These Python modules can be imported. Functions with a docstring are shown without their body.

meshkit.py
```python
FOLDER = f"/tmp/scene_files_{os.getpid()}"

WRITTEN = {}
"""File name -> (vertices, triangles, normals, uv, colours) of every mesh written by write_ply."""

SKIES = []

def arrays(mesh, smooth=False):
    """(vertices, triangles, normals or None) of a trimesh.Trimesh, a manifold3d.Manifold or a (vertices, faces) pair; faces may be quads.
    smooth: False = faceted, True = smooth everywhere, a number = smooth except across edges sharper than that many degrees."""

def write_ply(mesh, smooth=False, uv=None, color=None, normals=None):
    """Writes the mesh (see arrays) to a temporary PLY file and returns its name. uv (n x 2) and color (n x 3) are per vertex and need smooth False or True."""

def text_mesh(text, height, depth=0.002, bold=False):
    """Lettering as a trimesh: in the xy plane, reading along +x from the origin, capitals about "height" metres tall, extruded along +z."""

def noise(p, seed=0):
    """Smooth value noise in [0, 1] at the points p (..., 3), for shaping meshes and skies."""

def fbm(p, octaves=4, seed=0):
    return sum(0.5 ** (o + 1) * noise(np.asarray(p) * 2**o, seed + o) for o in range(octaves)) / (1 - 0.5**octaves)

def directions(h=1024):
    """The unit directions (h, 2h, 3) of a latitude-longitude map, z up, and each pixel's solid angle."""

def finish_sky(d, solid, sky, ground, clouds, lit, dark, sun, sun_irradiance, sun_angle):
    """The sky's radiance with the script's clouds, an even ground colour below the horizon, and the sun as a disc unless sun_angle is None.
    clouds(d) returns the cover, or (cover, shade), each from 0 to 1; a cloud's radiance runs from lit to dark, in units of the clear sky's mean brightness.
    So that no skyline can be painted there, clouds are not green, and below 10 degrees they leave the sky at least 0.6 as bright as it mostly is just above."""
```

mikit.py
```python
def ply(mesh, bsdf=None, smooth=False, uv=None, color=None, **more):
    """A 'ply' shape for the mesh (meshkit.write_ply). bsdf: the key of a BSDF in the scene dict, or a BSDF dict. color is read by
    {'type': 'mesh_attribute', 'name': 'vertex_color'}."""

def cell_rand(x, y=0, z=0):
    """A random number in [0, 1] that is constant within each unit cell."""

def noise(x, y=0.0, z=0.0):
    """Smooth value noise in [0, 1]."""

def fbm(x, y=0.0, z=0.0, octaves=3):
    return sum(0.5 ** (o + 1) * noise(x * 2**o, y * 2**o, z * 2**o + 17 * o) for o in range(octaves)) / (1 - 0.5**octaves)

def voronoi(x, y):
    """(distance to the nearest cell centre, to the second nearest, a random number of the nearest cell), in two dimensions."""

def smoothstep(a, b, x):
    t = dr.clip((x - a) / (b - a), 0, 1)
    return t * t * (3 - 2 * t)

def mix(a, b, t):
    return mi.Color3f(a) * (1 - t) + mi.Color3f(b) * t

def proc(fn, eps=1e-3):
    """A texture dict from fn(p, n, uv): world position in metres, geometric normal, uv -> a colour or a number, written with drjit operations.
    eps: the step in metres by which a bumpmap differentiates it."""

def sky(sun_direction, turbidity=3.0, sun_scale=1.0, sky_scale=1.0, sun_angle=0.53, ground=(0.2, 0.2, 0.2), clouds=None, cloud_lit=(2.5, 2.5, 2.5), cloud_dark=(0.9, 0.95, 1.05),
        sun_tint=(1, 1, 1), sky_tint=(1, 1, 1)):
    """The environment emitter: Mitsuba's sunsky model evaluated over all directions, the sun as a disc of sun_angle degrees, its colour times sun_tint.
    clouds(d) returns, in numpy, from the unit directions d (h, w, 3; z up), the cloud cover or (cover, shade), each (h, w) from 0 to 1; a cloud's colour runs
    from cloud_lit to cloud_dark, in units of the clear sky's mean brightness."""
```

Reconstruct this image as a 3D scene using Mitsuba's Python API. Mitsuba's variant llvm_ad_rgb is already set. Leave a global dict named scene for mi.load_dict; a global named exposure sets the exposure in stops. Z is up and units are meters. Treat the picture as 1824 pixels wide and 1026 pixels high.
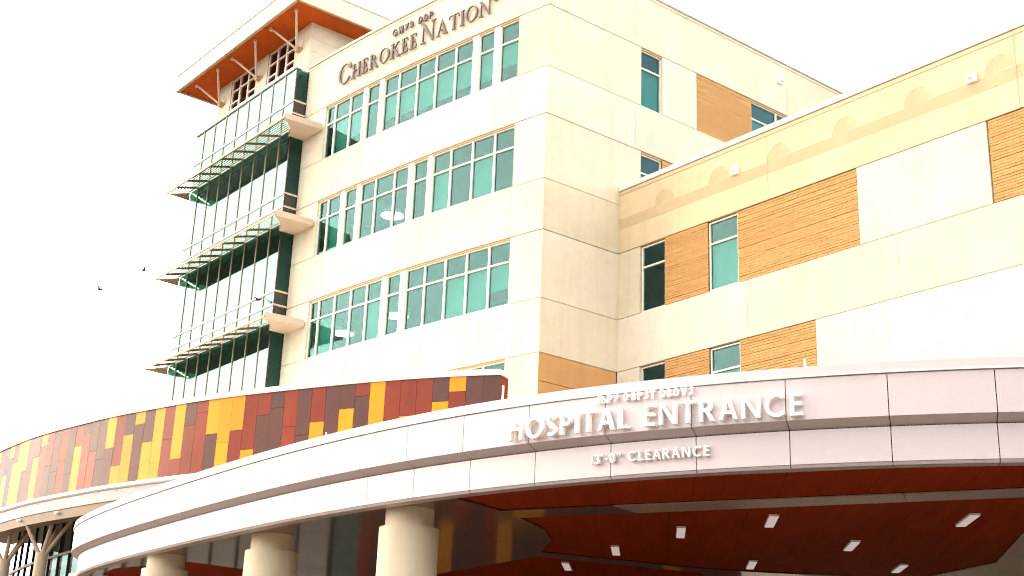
import math, random
import numpy as np, trimesh, mitsuba as mi, drjit as dr
import mikit, meshkit
from mikit import proc, ply, fbm, noise, mix, smoothstep, cell_rand
from scipy.interpolate import CubicSpline
from shapely.geometry import Polygon, LineString, Point, box as sbox
from shapely.ops import unary_union
from shapely import affinity

random.seed(7)
T4 = mi.ScalarTransform4f
scene, labels = {}, {}

# ------------------------------------------------------------------ camera, sky, exposure
F_PIX, YAW, PITCH, ROLL = 2367.06, -0.901342702, 0.332162935, 0.0390992758
EYE = np.array([0.0, 0.0, 1.6])
_fw = np.array([math.sin(YAW) * math.cos(PITCH), math.cos(YAW) * math.cos(PITCH), math.sin(PITCH)])
_r0 = np.array([math.cos(YAW), -math.sin(YAW), 0.0])
_u0 = np.cross(_r0, _fw)
_up = -math.sin(ROLL) * _r0 + math.cos(ROLL) * _u0
scene['camera'] = {'type': 'perspective', 'fov': math.degrees(2 * math.atan(912 / F_PIX)), 'fov_axis': 'x',
                   'near_clip': 0.1, 'far_clip': 5000.0,
                   'to_world': T4().look_at(origin=EYE.tolist(), target=(EYE + _fw).tolist(), up=_up.tolist())}


def cloud_cover(d):
    q = d / np.maximum(d[..., 2:3] + 0.22, 0.05)
    n = meshkit.fbm(q * np.array([1.1, 1.1, 0.0]) + 3.1, 5, 4)
    shade = np.clip((n - 0.40) * 2.6, 0, 1)
    return np.ones(d.shape[:2]), shade


SUN = np.array([-0.80, -0.66, 0.62])
exposure = 4.1
scene['sky'] = mikit.sky(SUN, turbidity=4, sun_scale=0.17, sky_scale=1.0, sun_angle=55.0, ground=(0.28, 0.26, 0.24),
                         clouds=cloud_cover, cloud_lit=(2.7, 2.67, 2.62), cloud_dark=(1.25, 1.25, 1.27), sun_tint=(1.0, 0.96, 0.90))


# ------------------------------------------------------------------ materials
def mat(name, d):
    scene[name] = d if d.get('type') in ('thindielectric', 'dielectric') else {'type': 'twosided', 'bsdf': d}
    return name


def prin(color, rough=0.6, metal=0.0, spec=0.5, **k):
    c = color if isinstance(color, dict) else {'type': 'rgb', 'value': list(color)}
    return {'type': 'principled', 'base_color': c, 'roughness': rough, 'metallic': metal, 'specular': spec, **k}


def mottled(c, amount=0.14, f=0.35, grain=0.06, streak=0.09):
    c = np.array(c)

    def fn(p, n, uv):
        a = fbm(p.x * f, p.y * f, p.z * f, 4) - 0.5
        b = fbm(p.x * 5.0, p.y * 5.0, p.z * 5.0, 3) - 0.5
        s = fbm((p.x + p.y) * 3.1, (p.x - p.y) * 3.1, p.z * 0.22, 3) - 0.5
        g = noise(p.x * 60, p.y * 60, p.z * 60) - 0.5
        v = 1 + amount * 2 * a + grain * b * 2 + streak * 2 * s + 0.05 * g
        w = amount * 0.6 * (fbm(p.x * 0.9 + 9, p.y * 0.9, p.z * 0.9, 3) - 0.5)
        return mi.Color3f(float(c[0]) * v, float(c[1]) * (v - w * 0.5), float(c[2]) * (v - w * 1.6))
    return proc(fn)


CONC = (0.59, 0.52, 0.395)
for i, k in enumerate((1.0, 0.94, 1.05)):
    mat(f'mat_concrete_{i}', prin(mottled(np.array(CONC) * np.array([k, k, k * (1.0, 0.95, 1.05)[i]])), 0.75, spec=0.3))
mat('mat_warm_concrete', prin(mottled((0.57, 0.44, 0.27)), 0.75, spec=0.3))
mat('mat_orange_concrete', prin(mottled((0.50, 0.27, 0.11), 0.12), 0.75, spec=0.3))
mat('mat_joint', prin((0.16, 0.10, 0.055), 0.9))
mat('mat_coping', prin((0.72, 0.67, 0.58), 0.45))
mat('mat_frame', prin((0.72, 0.66, 0.56), 0.4))
mat('mat_head_trim', prin((0.36, 0.22, 0.08), 0.45))
mat('mat_mullion', prin((0.33, 0.285, 0.19), 0.4))
mat('mat_bronze', prin((0.42, 0.28, 0.16), 0.45))
mat('mat_slat', prin((0.12, 0.095, 0.065), 0.5))
mat('mat_arm', prin((0.20, 0.125, 0.075), 0.5))
mat('mat_eyebrow', prin((0.55, 0.42, 0.31), 0.55))
mat('mat_glass', {'type': 'thindielectric', 'int_ior': 1.62,
                  'specular_reflectance': {'type': 'rgb', 'value': [0.23, 0.47, 0.51]},
                  'specular_transmittance': {'type': 'rgb', 'value': [0.14, 0.40, 0.345]}})
mat('mat_wall_glass', {'type': 'thindielectric', 'int_ior': 1.85,
                       'specular_reflectance': {'type': 'rgb', 'value': [0.37, 0.64, 0.65]},
                       'specular_transmittance': {'type': 'rgb', 'value': [0.08, 0.24, 0.15]}})
mat('mat_lobby_glass', {'type': 'thindielectric', 'int_ior': 2.3, 'specular_transmittance': {'type': 'rgb', 'value': [0.25, 0.40, 0.36]}})
mat('mat_spandrel_glass', prin((0.012, 0.022, 0.016), 0.06, spec=0.7))
mat('mat_interior', prin((0.30, 0.29, 0.27), 0.8))
mat('mat_blind', prin((0.80, 0.80, 0.77), 0.8))


def wood(c, c2, along=(1, 0, 0)):
    c, c2 = tuple(c), tuple(c2)

    def fn(p, n, uv):
        u = p.x * 0.7 - p.y * 0.7
        v = p.x * 0.7 + p.y * 0.7
        g = fbm(u * 0.7, v * 9.0, p.z * 3, 4)
        h = fbm(u * 0.25, v * 0.8, 1.5, 3)
        return mix(c, c2, dr.clip(0.75 * g + 0.5 * h - 0.12, 0, 1))
    return proc(fn)


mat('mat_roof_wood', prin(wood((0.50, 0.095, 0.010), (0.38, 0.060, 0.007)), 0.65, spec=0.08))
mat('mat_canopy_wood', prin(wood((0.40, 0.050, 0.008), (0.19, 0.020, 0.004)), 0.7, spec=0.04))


def brick_tone(p, n, uv):
    a = cell_rand(p.x / 0.4, p.y * 0, p.z / 0.088)
    b = fbm(p.x * 0.8, p.y * 0.8, p.z * 3.0, 3)
    g = fbm(p.x * 14, p.y * 14, p.z * 25, 3) - 0.5
    c = mix((0.56, 0.315, 0.12), (0.41, 0.215, 0.075), dr.clip(0.5 * a + 0.6 * b - 0.05, 0, 1))
    return c * (1 + 0.3 * g)


mat('mat_brick', prin(proc(brick_tone), 0.8, spec=0.25))
mat('mat_brick_y', prin(proc(lambda p, n, uv: brick_tone(mi.Point3f(p.y, p.x, p.z), n, uv)), 0.8, spec=0.25))
mat('mat_mortar', prin((0.19, 0.095, 0.036), 0.9))


def silver(p, n, uv):
    a = fbm(p.x * 0.6, p.y * 0.6, p.z * 1.2, 3) - 0.5
    b = fbm(p.x * 9, p.y * 9, p.z * 2.0, 3) - 0.5
    v = 1 + 0.06 * a + 0.04 * b
    return mi.Color3f(0.505 * v, 0.433 * v, 0.427 * v)


mat('mat_silver', prin(proc(silver), 0.42, metal=0.25, spec=0.6))
mat('mat_soffit_metal', prin((0.29, 0.195, 0.165), 0.10, metal=0.75, spec=0.6))
mat('mat_soffit_matte', prin((0.42, 0.34, 0.30), 0.35, metal=0.3))
mat('mat_gap', prin((0.05, 0.035, 0.03), 0.9))
mat('mat_white', prin((0.82, 0.80, 0.77), 0.4))
mat('mat_letter_dark', prin((0.075, 0.047, 0.053), 0.5))
mat('mat_bird', prin((0.02, 0.018, 0.03), 0.7))
mat('mat_black', prin((0.012, 0.010, 0.010), 0.35))
mat('mat_column', prin(mottled((0.56, 0.47, 0.33), 0.07, 0.6), 0.6))
mat('mat_ring_beam', prin((0.19, 0.12, 0.07), 0.5))
mat('mat_tan_steel', prin((0.40, 0.30, 0.20), 0.5))
mat('mat_white_band', prin((0.74, 0.69, 0.61), 0.4))


def tile_tone(c, c2):
    def fn(p, n, uv):
        g = fbm(p.x * 2.2, p.y * 2.2, p.z * 0.9, 4)
        h = fbm(p.x * 18, p.y * 18, p.z * 7, 3)
        return mix(c, c2, dr.clip(0.9 * g + 0.5 * h - 0.25, 0, 1))
    return proc(fn)


TILES = {'O': [((0.74, 0.32, 0.004), (0.60, 0.225, 0.003)), ((0.70, 0.28, 0.005), (0.56, 0.205, 0.004))],
         'R': [((0.27, 0.042, 0.013), (0.165, 0.022, 0.008)), ((0.235, 0.036, 0.013), (0.15, 0.020, 0.008))],
         'B': [((0.105, 0.044, 0.032), (0.070, 0.029, 0.023)), ((0.120, 0.045, 0.032), (0.085, 0.032, 0.024))]}
for k, l in TILES.items():
    for i, (a, b) in enumerate(l):
        mat(f'mat_tile_{k}_{i}', prin(tile_tone(a, b), 0.27, spec=0.2))


def ground_tone(p, n, uv):
    a = fbm(p.x * 0.15, p.y * 0.15, 0.5, 4)
    b = fbm(p.x * 3, p.y * 3, 0.5, 3)
    return mix((0.118, 0.088, 0.066), (0.085, 0.064, 0.049), dr.clip(a + 0.4 * (b - 0.5), 0, 1))


mat('mat_ground', prin(proc(ground_tone), 0.9))


# ------------------------------------------------------------------ helpers
def new_key(base):
    if base not in scene and base not in labels:
        return base
    i = 1
    while f'{base}_{i:03d}' in scene or f'{base}_{i:03d}' in labels:
        i += 1
    return f'{base}_{i:03d}'


_count = {}


def part(parent, name, mesh, m, smooth=False, kind=None, key_only=False, **more):
    base = f'{parent}__{name}'
    i = _count.get(base, 0)
    _count[base] = i + 1
    key = base if i == 0 else f'{base}_{i:03d}'
    if mesh is None:
        return key
    scene[key] = ply(mesh, m, smooth, **more)
    if kind:
        labels[key] = {'kind': kind}
    return key


def thing(name, label, cat, group=None):
    i = _count.get(name, 0)
    _count[name] = i + 1
    key = name if i == 0 else f'{name}_{i:03d}'
    labels[key] = {'label': label, 'category': cat}
    if group:
        labels[key]['group'] = group
    return key


def bx(x0, x1, y0, y1, z0, z1):
    m = trimesh.creation.box((abs(x1 - x0), abs(y1 - y0), abs(z1 - z0)))
    m.apply_translation(((x0 + x1) / 2, (y0 + y1) / 2, (z0 + z1) / 2))
    return m


def join(ms):
    return trimesh.util.concatenate(ms)


def tube(a, b, r0, r1=None, n=12):
    a, b = np.array(a, float), np.array(b, float)
    r1 = r0 if r1 is None else r1
    d = b - a
    L = np.linalg.norm(d)
    z = d / L
    x = np.cross(z, [0, 0, 1.0] if abs(z[2]) < 0.95 else [1.0, 0, 0])
    x /= np.linalg.norm(x)
    y = np.cross(z, x)
    t = np.arange(n) * 2 * math.pi / n
    c = np.cos(t)[:, None] * x + np.sin(t)[:, None] * y
    v = np.vstack([a + c * r0, b + c * r1, [a], [b]])
    f = []
    for i in range(n):
        j = (i + 1) % n
        f += [[i, j, n + j], [i, n + j, n + i], [2 * n, j, i], [2 * n + 1, n + i, n + j]]
    return trimesh.Trimesh(v, f, process=False)


def bar(a, b, w, h, up=(0, 0, 1)):
    """A rectangular bar from a to b."""
    a, b = np.array(a, float), np.array(b, float)
    z = (b - a) / np.linalg.norm(b - a)
    x = np.cross(np.array(up, float), z)
    x /= np.linalg.norm(x)
    y = np.cross(z, x)
    v = [p + sx * x * w / 2 + sy * y * h / 2 for p in (a, b) for sx, sy in ((-1, -1), (1, -1), (1, 1), (-1, 1))]
    f = [[0, 1, 2, 3], [7, 6, 5, 4], [0, 4, 5, 1], [1, 5, 6, 2], [2, 6, 7, 3], [3, 7, 4, 0]]
    f = [t for q in f for t in ([q[0], q[1], q[2]], [q[0], q[2], q[3]])]
    m = trimesh.Trimesh(v, f, process=False)
    return m


class Curve:
    """A plan line; s runs from its first point; o is measured outward (to the right hand when seen from outside, travel goes left)."""

    def __init__(self, pts, straight=False):
        p = np.array(pts, float)
        t = np.r_[0, np.cumsum(np.hypot(*np.diff(p, axis=0).T))]
        if straight:
            q = p
        else:
            q = CubicSpline(t, p)(np.linspace(0, t[-1], 1500))
        self.q = q
        self.L = np.r_[0, np.cumsum(np.hypot(*np.diff(q, axis=0).T))]
        self.len = self.L[-1]
        d = np.gradient(q, axis=0) if not straight else np.repeat((q[-1:] - q[:1]), len(q), 0)
        d /= np.linalg.norm(d, axis=1)[:, None]
        self.n = np.c_[-d[:, 1], d[:, 0]]

    def at(self, s, o=0.0):
        s = np.asarray(s, float)
        p = np.stack([np.interp(s, self.L, self.q[:, 0]), np.interp(s, self.L, self.q[:, 1])], -1)
        n = np.stack([np.interp(s, self.L, self.n[:, 0]), np.interp(s, self.L, self.n[:, 1])], -1)
        n /= np.linalg.norm(n, axis=-1, keepdims=True)
        return p + n * np.asarray(o, float)[..., None]

    def offset(self, o):
        return Curve((self.q + self.n * o)[::20] if len(self.q) > 40 else self.q + self.n * o, len(self.q) <= 40)


def prof(c, s0, s1, poly, n=1):
    """A closed section [(o, z), ...] swept along the plan line from s0 to s1, with end caps."""
    ss = np.linspace(s0, s1, n + 1)
    k = len(poly)
    v = np.vstack([np.c_[c.at(ss, np.full(n + 1, o)), np.full(n + 1, z)] for o, z in poly])
    f = []
    for a in range(k):
        b = (a + 1) % k
        for i in range(n):
            p, q, r, t = a * (n + 1) + i, a * (n + 1) + i + 1, b * (n + 1) + i + 1, b * (n + 1) + i
            f += [[p, q, r], [p, r, t]]
    for a in range(1, k - 1):
        f += [[0, a * (n + 1), (a + 1) * (n + 1)], [n, (a + 1) * (n + 1) + n, a * (n + 1) + n]]
    m = trimesh.Trimesh(v, f, process=False)
    if m.volume < 0:
        m.invert()
    return m


def cbox(c, s0, s1, o0, o1, z0, z1, n=1):
    return prof(c, s0, s1, [(o0, z0), (o1, z0), (o1, z1), (o0, z1)], n)


def sheet(c, s0, s1, o, z0, z1, n=1):
    ss = np.linspace(s0, s1, n + 1)
    p = c.at(ss, np.full(n + 1, o))
    v = np.vstack([np.c_[p, np.full(n + 1, z0)], np.c_[p, np.full(n + 1, z1)]])
    f = []
    for i in range(n):
        f += [[i, i + 1, n + 2 + i], [i, n + 2 + i, n + 1 + i]]
    return trimesh.Trimesh(v, f, process=False)


def slab(poly, z0, z1):
    poly = poly if isinstance(poly, Polygon) else Polygon(poly)
    ms = []
    for g in getattr(poly, 'geoms', [poly]):
        if g.is_empty or g.area < 1e-4:
            continue
        m = trimesh.creation.extrude_polygon(g, z1 - z0, engine='earcut')
        m.apply_translation((0, 0, z0))
        ms.append(m)
    return join(ms)


def seg(L, d=1.2):
    return max(1, int(math.ceil(abs(L) / d)))


# ------------------------------------------------------------------ ground
def ground():
    g = np.linspace(-1, 1, 121)
    g = np.sign(g) * (np.abs(g) ** 3) * 1500
    X, Y = np.meshgrid(g, g, indexing='ij')
    D = np.hypot(X, Y)
    Z = 1.1 * np.clip((D - 6) / 12, 0, 1) ** 2 * (3 - 2 * np.clip((D - 6) / 12, 0, 1))
    n = len(g)
    i, j = np.meshgrid(np.arange(n - 1), np.arange(n - 1), indexing='ij')
    f = np.stack([i * n + j, (i + 1) * n + j, (i + 1) * n + j + 1, i * n + j + 1], -1).reshape(-1, 4)
    return (np.stack([X, Y, Z], -1).reshape(-1, 3), f)


scene['ground'] = ply(ground(), 'mat_ground', True)
labels['ground'] = {'kind': 'structure', 'label': 'tan paved forecourt sloping gently up to the buildings'}


def far_hill():
    # low wooded rise on the far side of the road, behind where the picture was taken
    na, nr = 90, 16
    A, Rr = np.meshgrid(np.radians(np.linspace(-105, 40, na)), np.linspace(0, 1, nr), indexing='ij')
    D = 95 + 150 * Rr
    edge = np.clip(np.minimum(A - A.min(), A.max() - A) / math.radians(25), 0, 1)
    P = np.stack([np.cos(A) * D, np.sin(A) * D, A * 0], -1)
    h = 24 * np.sin(np.clip(Rr, 0, 1) * math.pi) ** 0.7 * edge * (0.7 + 0.6 * meshkit.fbm(P * 0.03, 3, 2)) + 5 * meshkit.fbm(P * 0.25, 3, 5) * (Rr > 0.02) * edge
    P[..., 2] = 0.6 + h
    i, j = np.meshgrid(np.arange(na - 1), np.arange(nr - 1), indexing='ij')
    f = np.stack([i * nr + j, i * nr + j + 1, (i + 1) * nr + j + 1, (i + 1) * nr + j], -1).reshape(-1, 4)
    return (P.reshape(-1, 3), f)


mat('mat_hill', prin(proc(lambda p, n, uv: mix((0.05, 0.075, 0.03), (0.10, 0.11, 0.05), fbm(p.x * 0.2, p.y * 0.2, p.z * 0.3, 4))), 0.95, spec=0.1))
scene['hill'] = ply(far_hill(), 'mat_hill', True)
labels['hill'] = {'kind': 'structure', 'label': 'low wooded hill across the road'}

# ------------------------------------------------------------------ plan lines
CX, CY, CR = -51.51, 126.8, 101.81
A0 = math.atan2(26.81 - CY, -32.33 - CX)
FRONT = Curve([(CX + CR * math.cos(a), CY + CR * math.sin(a)) for a in np.linspace(A0, A0 - 15.2 / CR, 40)])
FRONT_END = 14.5
SX = -32.33
SIDE = Curve([(SX, 50.0), (SX, 26.81)], True)          # s = 50 - y
WY = 30.33
WING = Curve([(-9.0, WY), (SX, WY)], True)             # s = -9 - x
BAY_Y, BAY_X0, BAY_X1 = 24.5, -56.23, -46.64
BAY = Curve([(BAY_X1, BAY_Y), (BAY_X0, BAY_Y)], True)
GAP = 0.013
WIN = [(24.52, 26.97), (20.17, 22.63), (15.82, 18.25), (11.45, 13.9)]      # window bands
SPAN = [(27.0, 29.2), (22.66, 24.5), (18.28, 20.15), (13.92, 15.80), (1.0, 11.43)]

# ------------------------------------------------------------------ the hospital's main block
HB = thing('hospital_building', 'tall cream precast concrete building with curved front, window bands and a projecting glass bay', 'building')


def panel(holder, c, s0, s1, z0, z1, n=1, m=None, thick=0.20, out=0.0):
    m = m or f'mat_concrete_{random.choice((0, 0, 1, 2))}'
    part(holder, 'precast_panel', cbox(c, s0 + GAP / 2, s1 - GAP / 2, out - thick, out, z0, z1, n), m, 25)


def window(holder, c, s0, s1, z0, z1, zt, blind=None, o=-0.13, w=0.042, glass='mat_glass', name='window', room=True):
    """One bay: frame with transom, two panes and, where one hangs there, a blind behind."""
    wk = part(holder, name, None, None)
    fr = [cbox(c, s0, s0 + w, o - 0.07, o + 0.05, z0, z1), cbox(c, s1 - w, s1, o - 0.07, o + 0.05, z0, z1),
          cbox(c, s0 + w, s1 - w, o - 0.07, o + 0.05, z0, z0 + w), cbox(c, s0 + w, s1 - w, o - 0.07, o + 0.05, z1 - w, z1)]
    if zt:
        fr.append(cbox(c, s0 + w, s1 - w, o - 0.07, o + 0.05, zt - w * 0.7, zt + w * 0.7))
    part(wk, 'frame', join(fr), 'mat_frame')
    rows = [(z0 + w, zt - w * 0.7), (zt + w * 0.7, z1 - w)] if zt else [(z0 + w, z1 - w)]
    for a, b in rows:
        part(wk, 'pane', sheet(c, s0 + w, s1 - w, o - 0.01, a, b), glass)
    if blind is not None and zt:
        zb = z0 + (zt - z0) * blind
        part(wk, 'blind', cbox(c, s0 + 0.01, s1 - 0.01, o - 0.13, o - 0.115, zb, zt + 0.02), 'mat_blind')
    return wk


def wall_back(c, s0, s1, z0, z1, n, o=-0.05):
    return cbox(c, s0, s1, o - 0.18, o, z0, z1, n)


# backing walls behind the panels (their edge shows as the joint lines)
for (z0, z1) in SPAN:
    part(HB, 'backing_wall', cbox(FRONT, 0.05, FRONT_END - 0.02, -0.34, -0.035, z0 + 0.01, z1 - 0.01, 14), 'mat_joint', 25)
    part(HB, 'backing_wall', cbox(SIDE, 4.0, 50 - 26.81 - 0.05, -0.34, -0.035, z0 + 0.01, z1 - 0.01), 'mat_joint')
bands = {0: [12.80, 12.20, 11.13, ('p', 10.20, 9.97), ('p', 9.15, 8.89), 7.98, 6.88, 5.81, 4.72, ('p', 3.77, 3.46), ('p', 2.67, 2.38), 1.43],
         1: [12.76, 12.12, ('p', 11.20, 10.95), ('p', 10.14, 9.91), 9.00, 7.85, ('p', 6.98, 6.72), ('p', 5.90, 5.65), 4.68, 3.56, 2.46, 1.45],
         2: [12.74, 12.15, 11.10, 10.05, 9.06, ('p', 8.11, 7.83), ('p', 7.03, 6.74), 5.74, 4.66, 3.58, 2.49, 1.45],
         3: [12.74, 12.15, 11.10, 10.05, 9.06, ('p', 8.11, 7.83), ('p', 7.03, 6.74), 5.74, 4.60, 3.55, 2.53, 1.48]}
blinds = {0: [None, 0.0, 0.34, None, 0.36, 0.34, 0.26, 0.27, 0.33, 0.28, 0.44],
          1: [None, 0.0, None, None, None, None, None, 0.0, None, 0.0, None],
          2: [None, 0.0, None, None, 0.0, None, None, None, 0.1, 0.0, 0.42],
          3: [None] * 11}
for r, line in bands.items():
    z0, z1 = WIN[r]
    zt = z0 + 1.60
    if r == 3:
        zt = z0 + 1.55
    left = line[0]
    right_jamb = line[-1]
    # the wall at both ends of the band
    part(HB, 'backing_wall', cbox(FRONT, 0.05, right_jamb - 0.02, -0.34, -0.035, z0 - 0.01, z1 + 0.01, 2), 'mat_joint', 25)
    part(HB, 'backing_wall', cbox(FRONT, left + 0.02, FRONT_END - 0.02, -0.34, -0.035, z0 - 0.01, z1 + 0.01, 2), 'mat_joint', 25)
    panel(HB, FRONT, 0.0, right_jamb, z0 + 0.002, z1 - 0.002, 2, thick=0.2)
    panel(HB, FRONT, left, FRONT_END, z0 + 0.002, z1 - 0.002, 2, thick=0.2)
    prev = left
    for i, e in enumerate(line[1:]):
        a = e[1] if isinstance(e, tuple) else e
        if prev - a > 0.3:
            window(HB, FRONT, a, prev, z0 + 0.01, z1 - 0.05, zt, blinds[r][i])
        prev = a
        if isinstance(e, tuple):
            part(HB, 'pier', cbox(FRONT, e[2], e[1], -0.28, -0.03, z0 + 0.01, z1 - 0.05), 'mat_frame')
            prev = e[2]
    part(HB, 'head_trim', cbox(FRONT, right_jamb, left, -0.20, -0.035, z1 - 0.05, z1 + 0.015, 12), 'mat_head_trim', 25)

fr_joints = {0: [0, 4.9, 9.4, FRONT_END], 1: [0, 4.4, 9.9, FRONT_END], 2: [0, 1.5, 7.4, 12.0, FRONT_END], 3: [0, 5.6, 9.9, FRONT_END], 4: [0, 5.0, 10.0, FRONT_END]}
for r, (z0, z1) in enumerate(SPAN):
    js = fr_joints[r]
    for a, b in zip(js[:-1], js[1:]):
        panel(HB, FRONT, a, b, z0, z1, seg(b - a))
# side wall: (y0, y1) pieces of each band


def sy(y):
    return 50 - y


side_joints = [26.81, 31.12, 39.9, 46.0]
for r, (z0, z1) in enumerate(SPAN):
    for a, b in zip(side_joints[:-1], side_joints[1:]):
        if r == 4:
            continue
        panel(HB, SIDE, sy(b), sy(a), z0, z1)
    if r == 4:
        panel(HB, SIDE, sy(30.3), sy(26.81), 1.0, 9.3, m='mat_orange_concrete')
        panel(HB, SIDE, sy(30.3), sy(26.81), 9.325, 11.6, m='mat_orange_concrete')
        panel(HB, SIDE, sy(30.3), sy(26.81), 11.625, 12.93, m='mat_orange_concrete')
        panel(HB, SIDE, sy(30.3), sy(26.81), 12.955, 13.895, m='mat_orange_concrete')
part(HB, 'backing_wall', cbox(SIDE, sy(30.3), sy(26.86), -0.34, -0.035, 11.4, 13.9), 'mat_joint')


def brickwork(holder, c, s0, s1, z0, z1, o=-0.02, m='mat_brick', L=0.40, H=0.088, name='brickwork'):
    """Thin bricks laid in courses, their bed joints raked out."""
    part(holder, 'mortar_bed', cbox(c, s0, s1, -0.30, o - 0.022, z0, z1), 'mat_mortar')
    rng = random.Random(int(s0 * 100 + z0 * 10))
    ms = []
    n = int(round((z1 - z0) / H))
    h = (z1 - z0) / n
    for i in range(n):
        s = s0 - (L / 2 if i % 2 else 0.0)
        off, lo_, hi_ = rng.uniform(-0.009, 0.006), rng.uniform(0.006, 0.016), rng.uniform(0.004, 0.008)
        while s < s1 - 1e-6:
            a, b = max(s, s0), min(s + L - 0.008, s1)
            if b - a > 0.02:
                d = o + rng.uniform(-0.006, 0.004) + off
                p = c.at(np.array([a, b, a, b]), np.array([d, d, o - 0.03, o - 0.03]))
                za, zb = z0 + i * h + lo_, z0 + (i + 1) * h - hi_
                v = np.vstack([np.c_[p, np.full(4, za)], np.c_[p, np.full(4, zb)]])
                ms.append((v, len(ms) * 8))
            s += L
    V = np.vstack([x[0] for x in ms])
    f0 = np.array([[0, 1, 5], [0, 5, 4], [2, 0, 4], [2, 4, 6], [1, 3, 7], [1, 7, 5], [4, 5, 7], [4, 7, 6], [0, 3, 1], [0, 2, 3]])
    F = np.vstack([f0 + x[1] for x in ms])
    part(holder, name, trimesh.Trimesh(V, F, process=False), m, kind='stuff')


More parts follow.
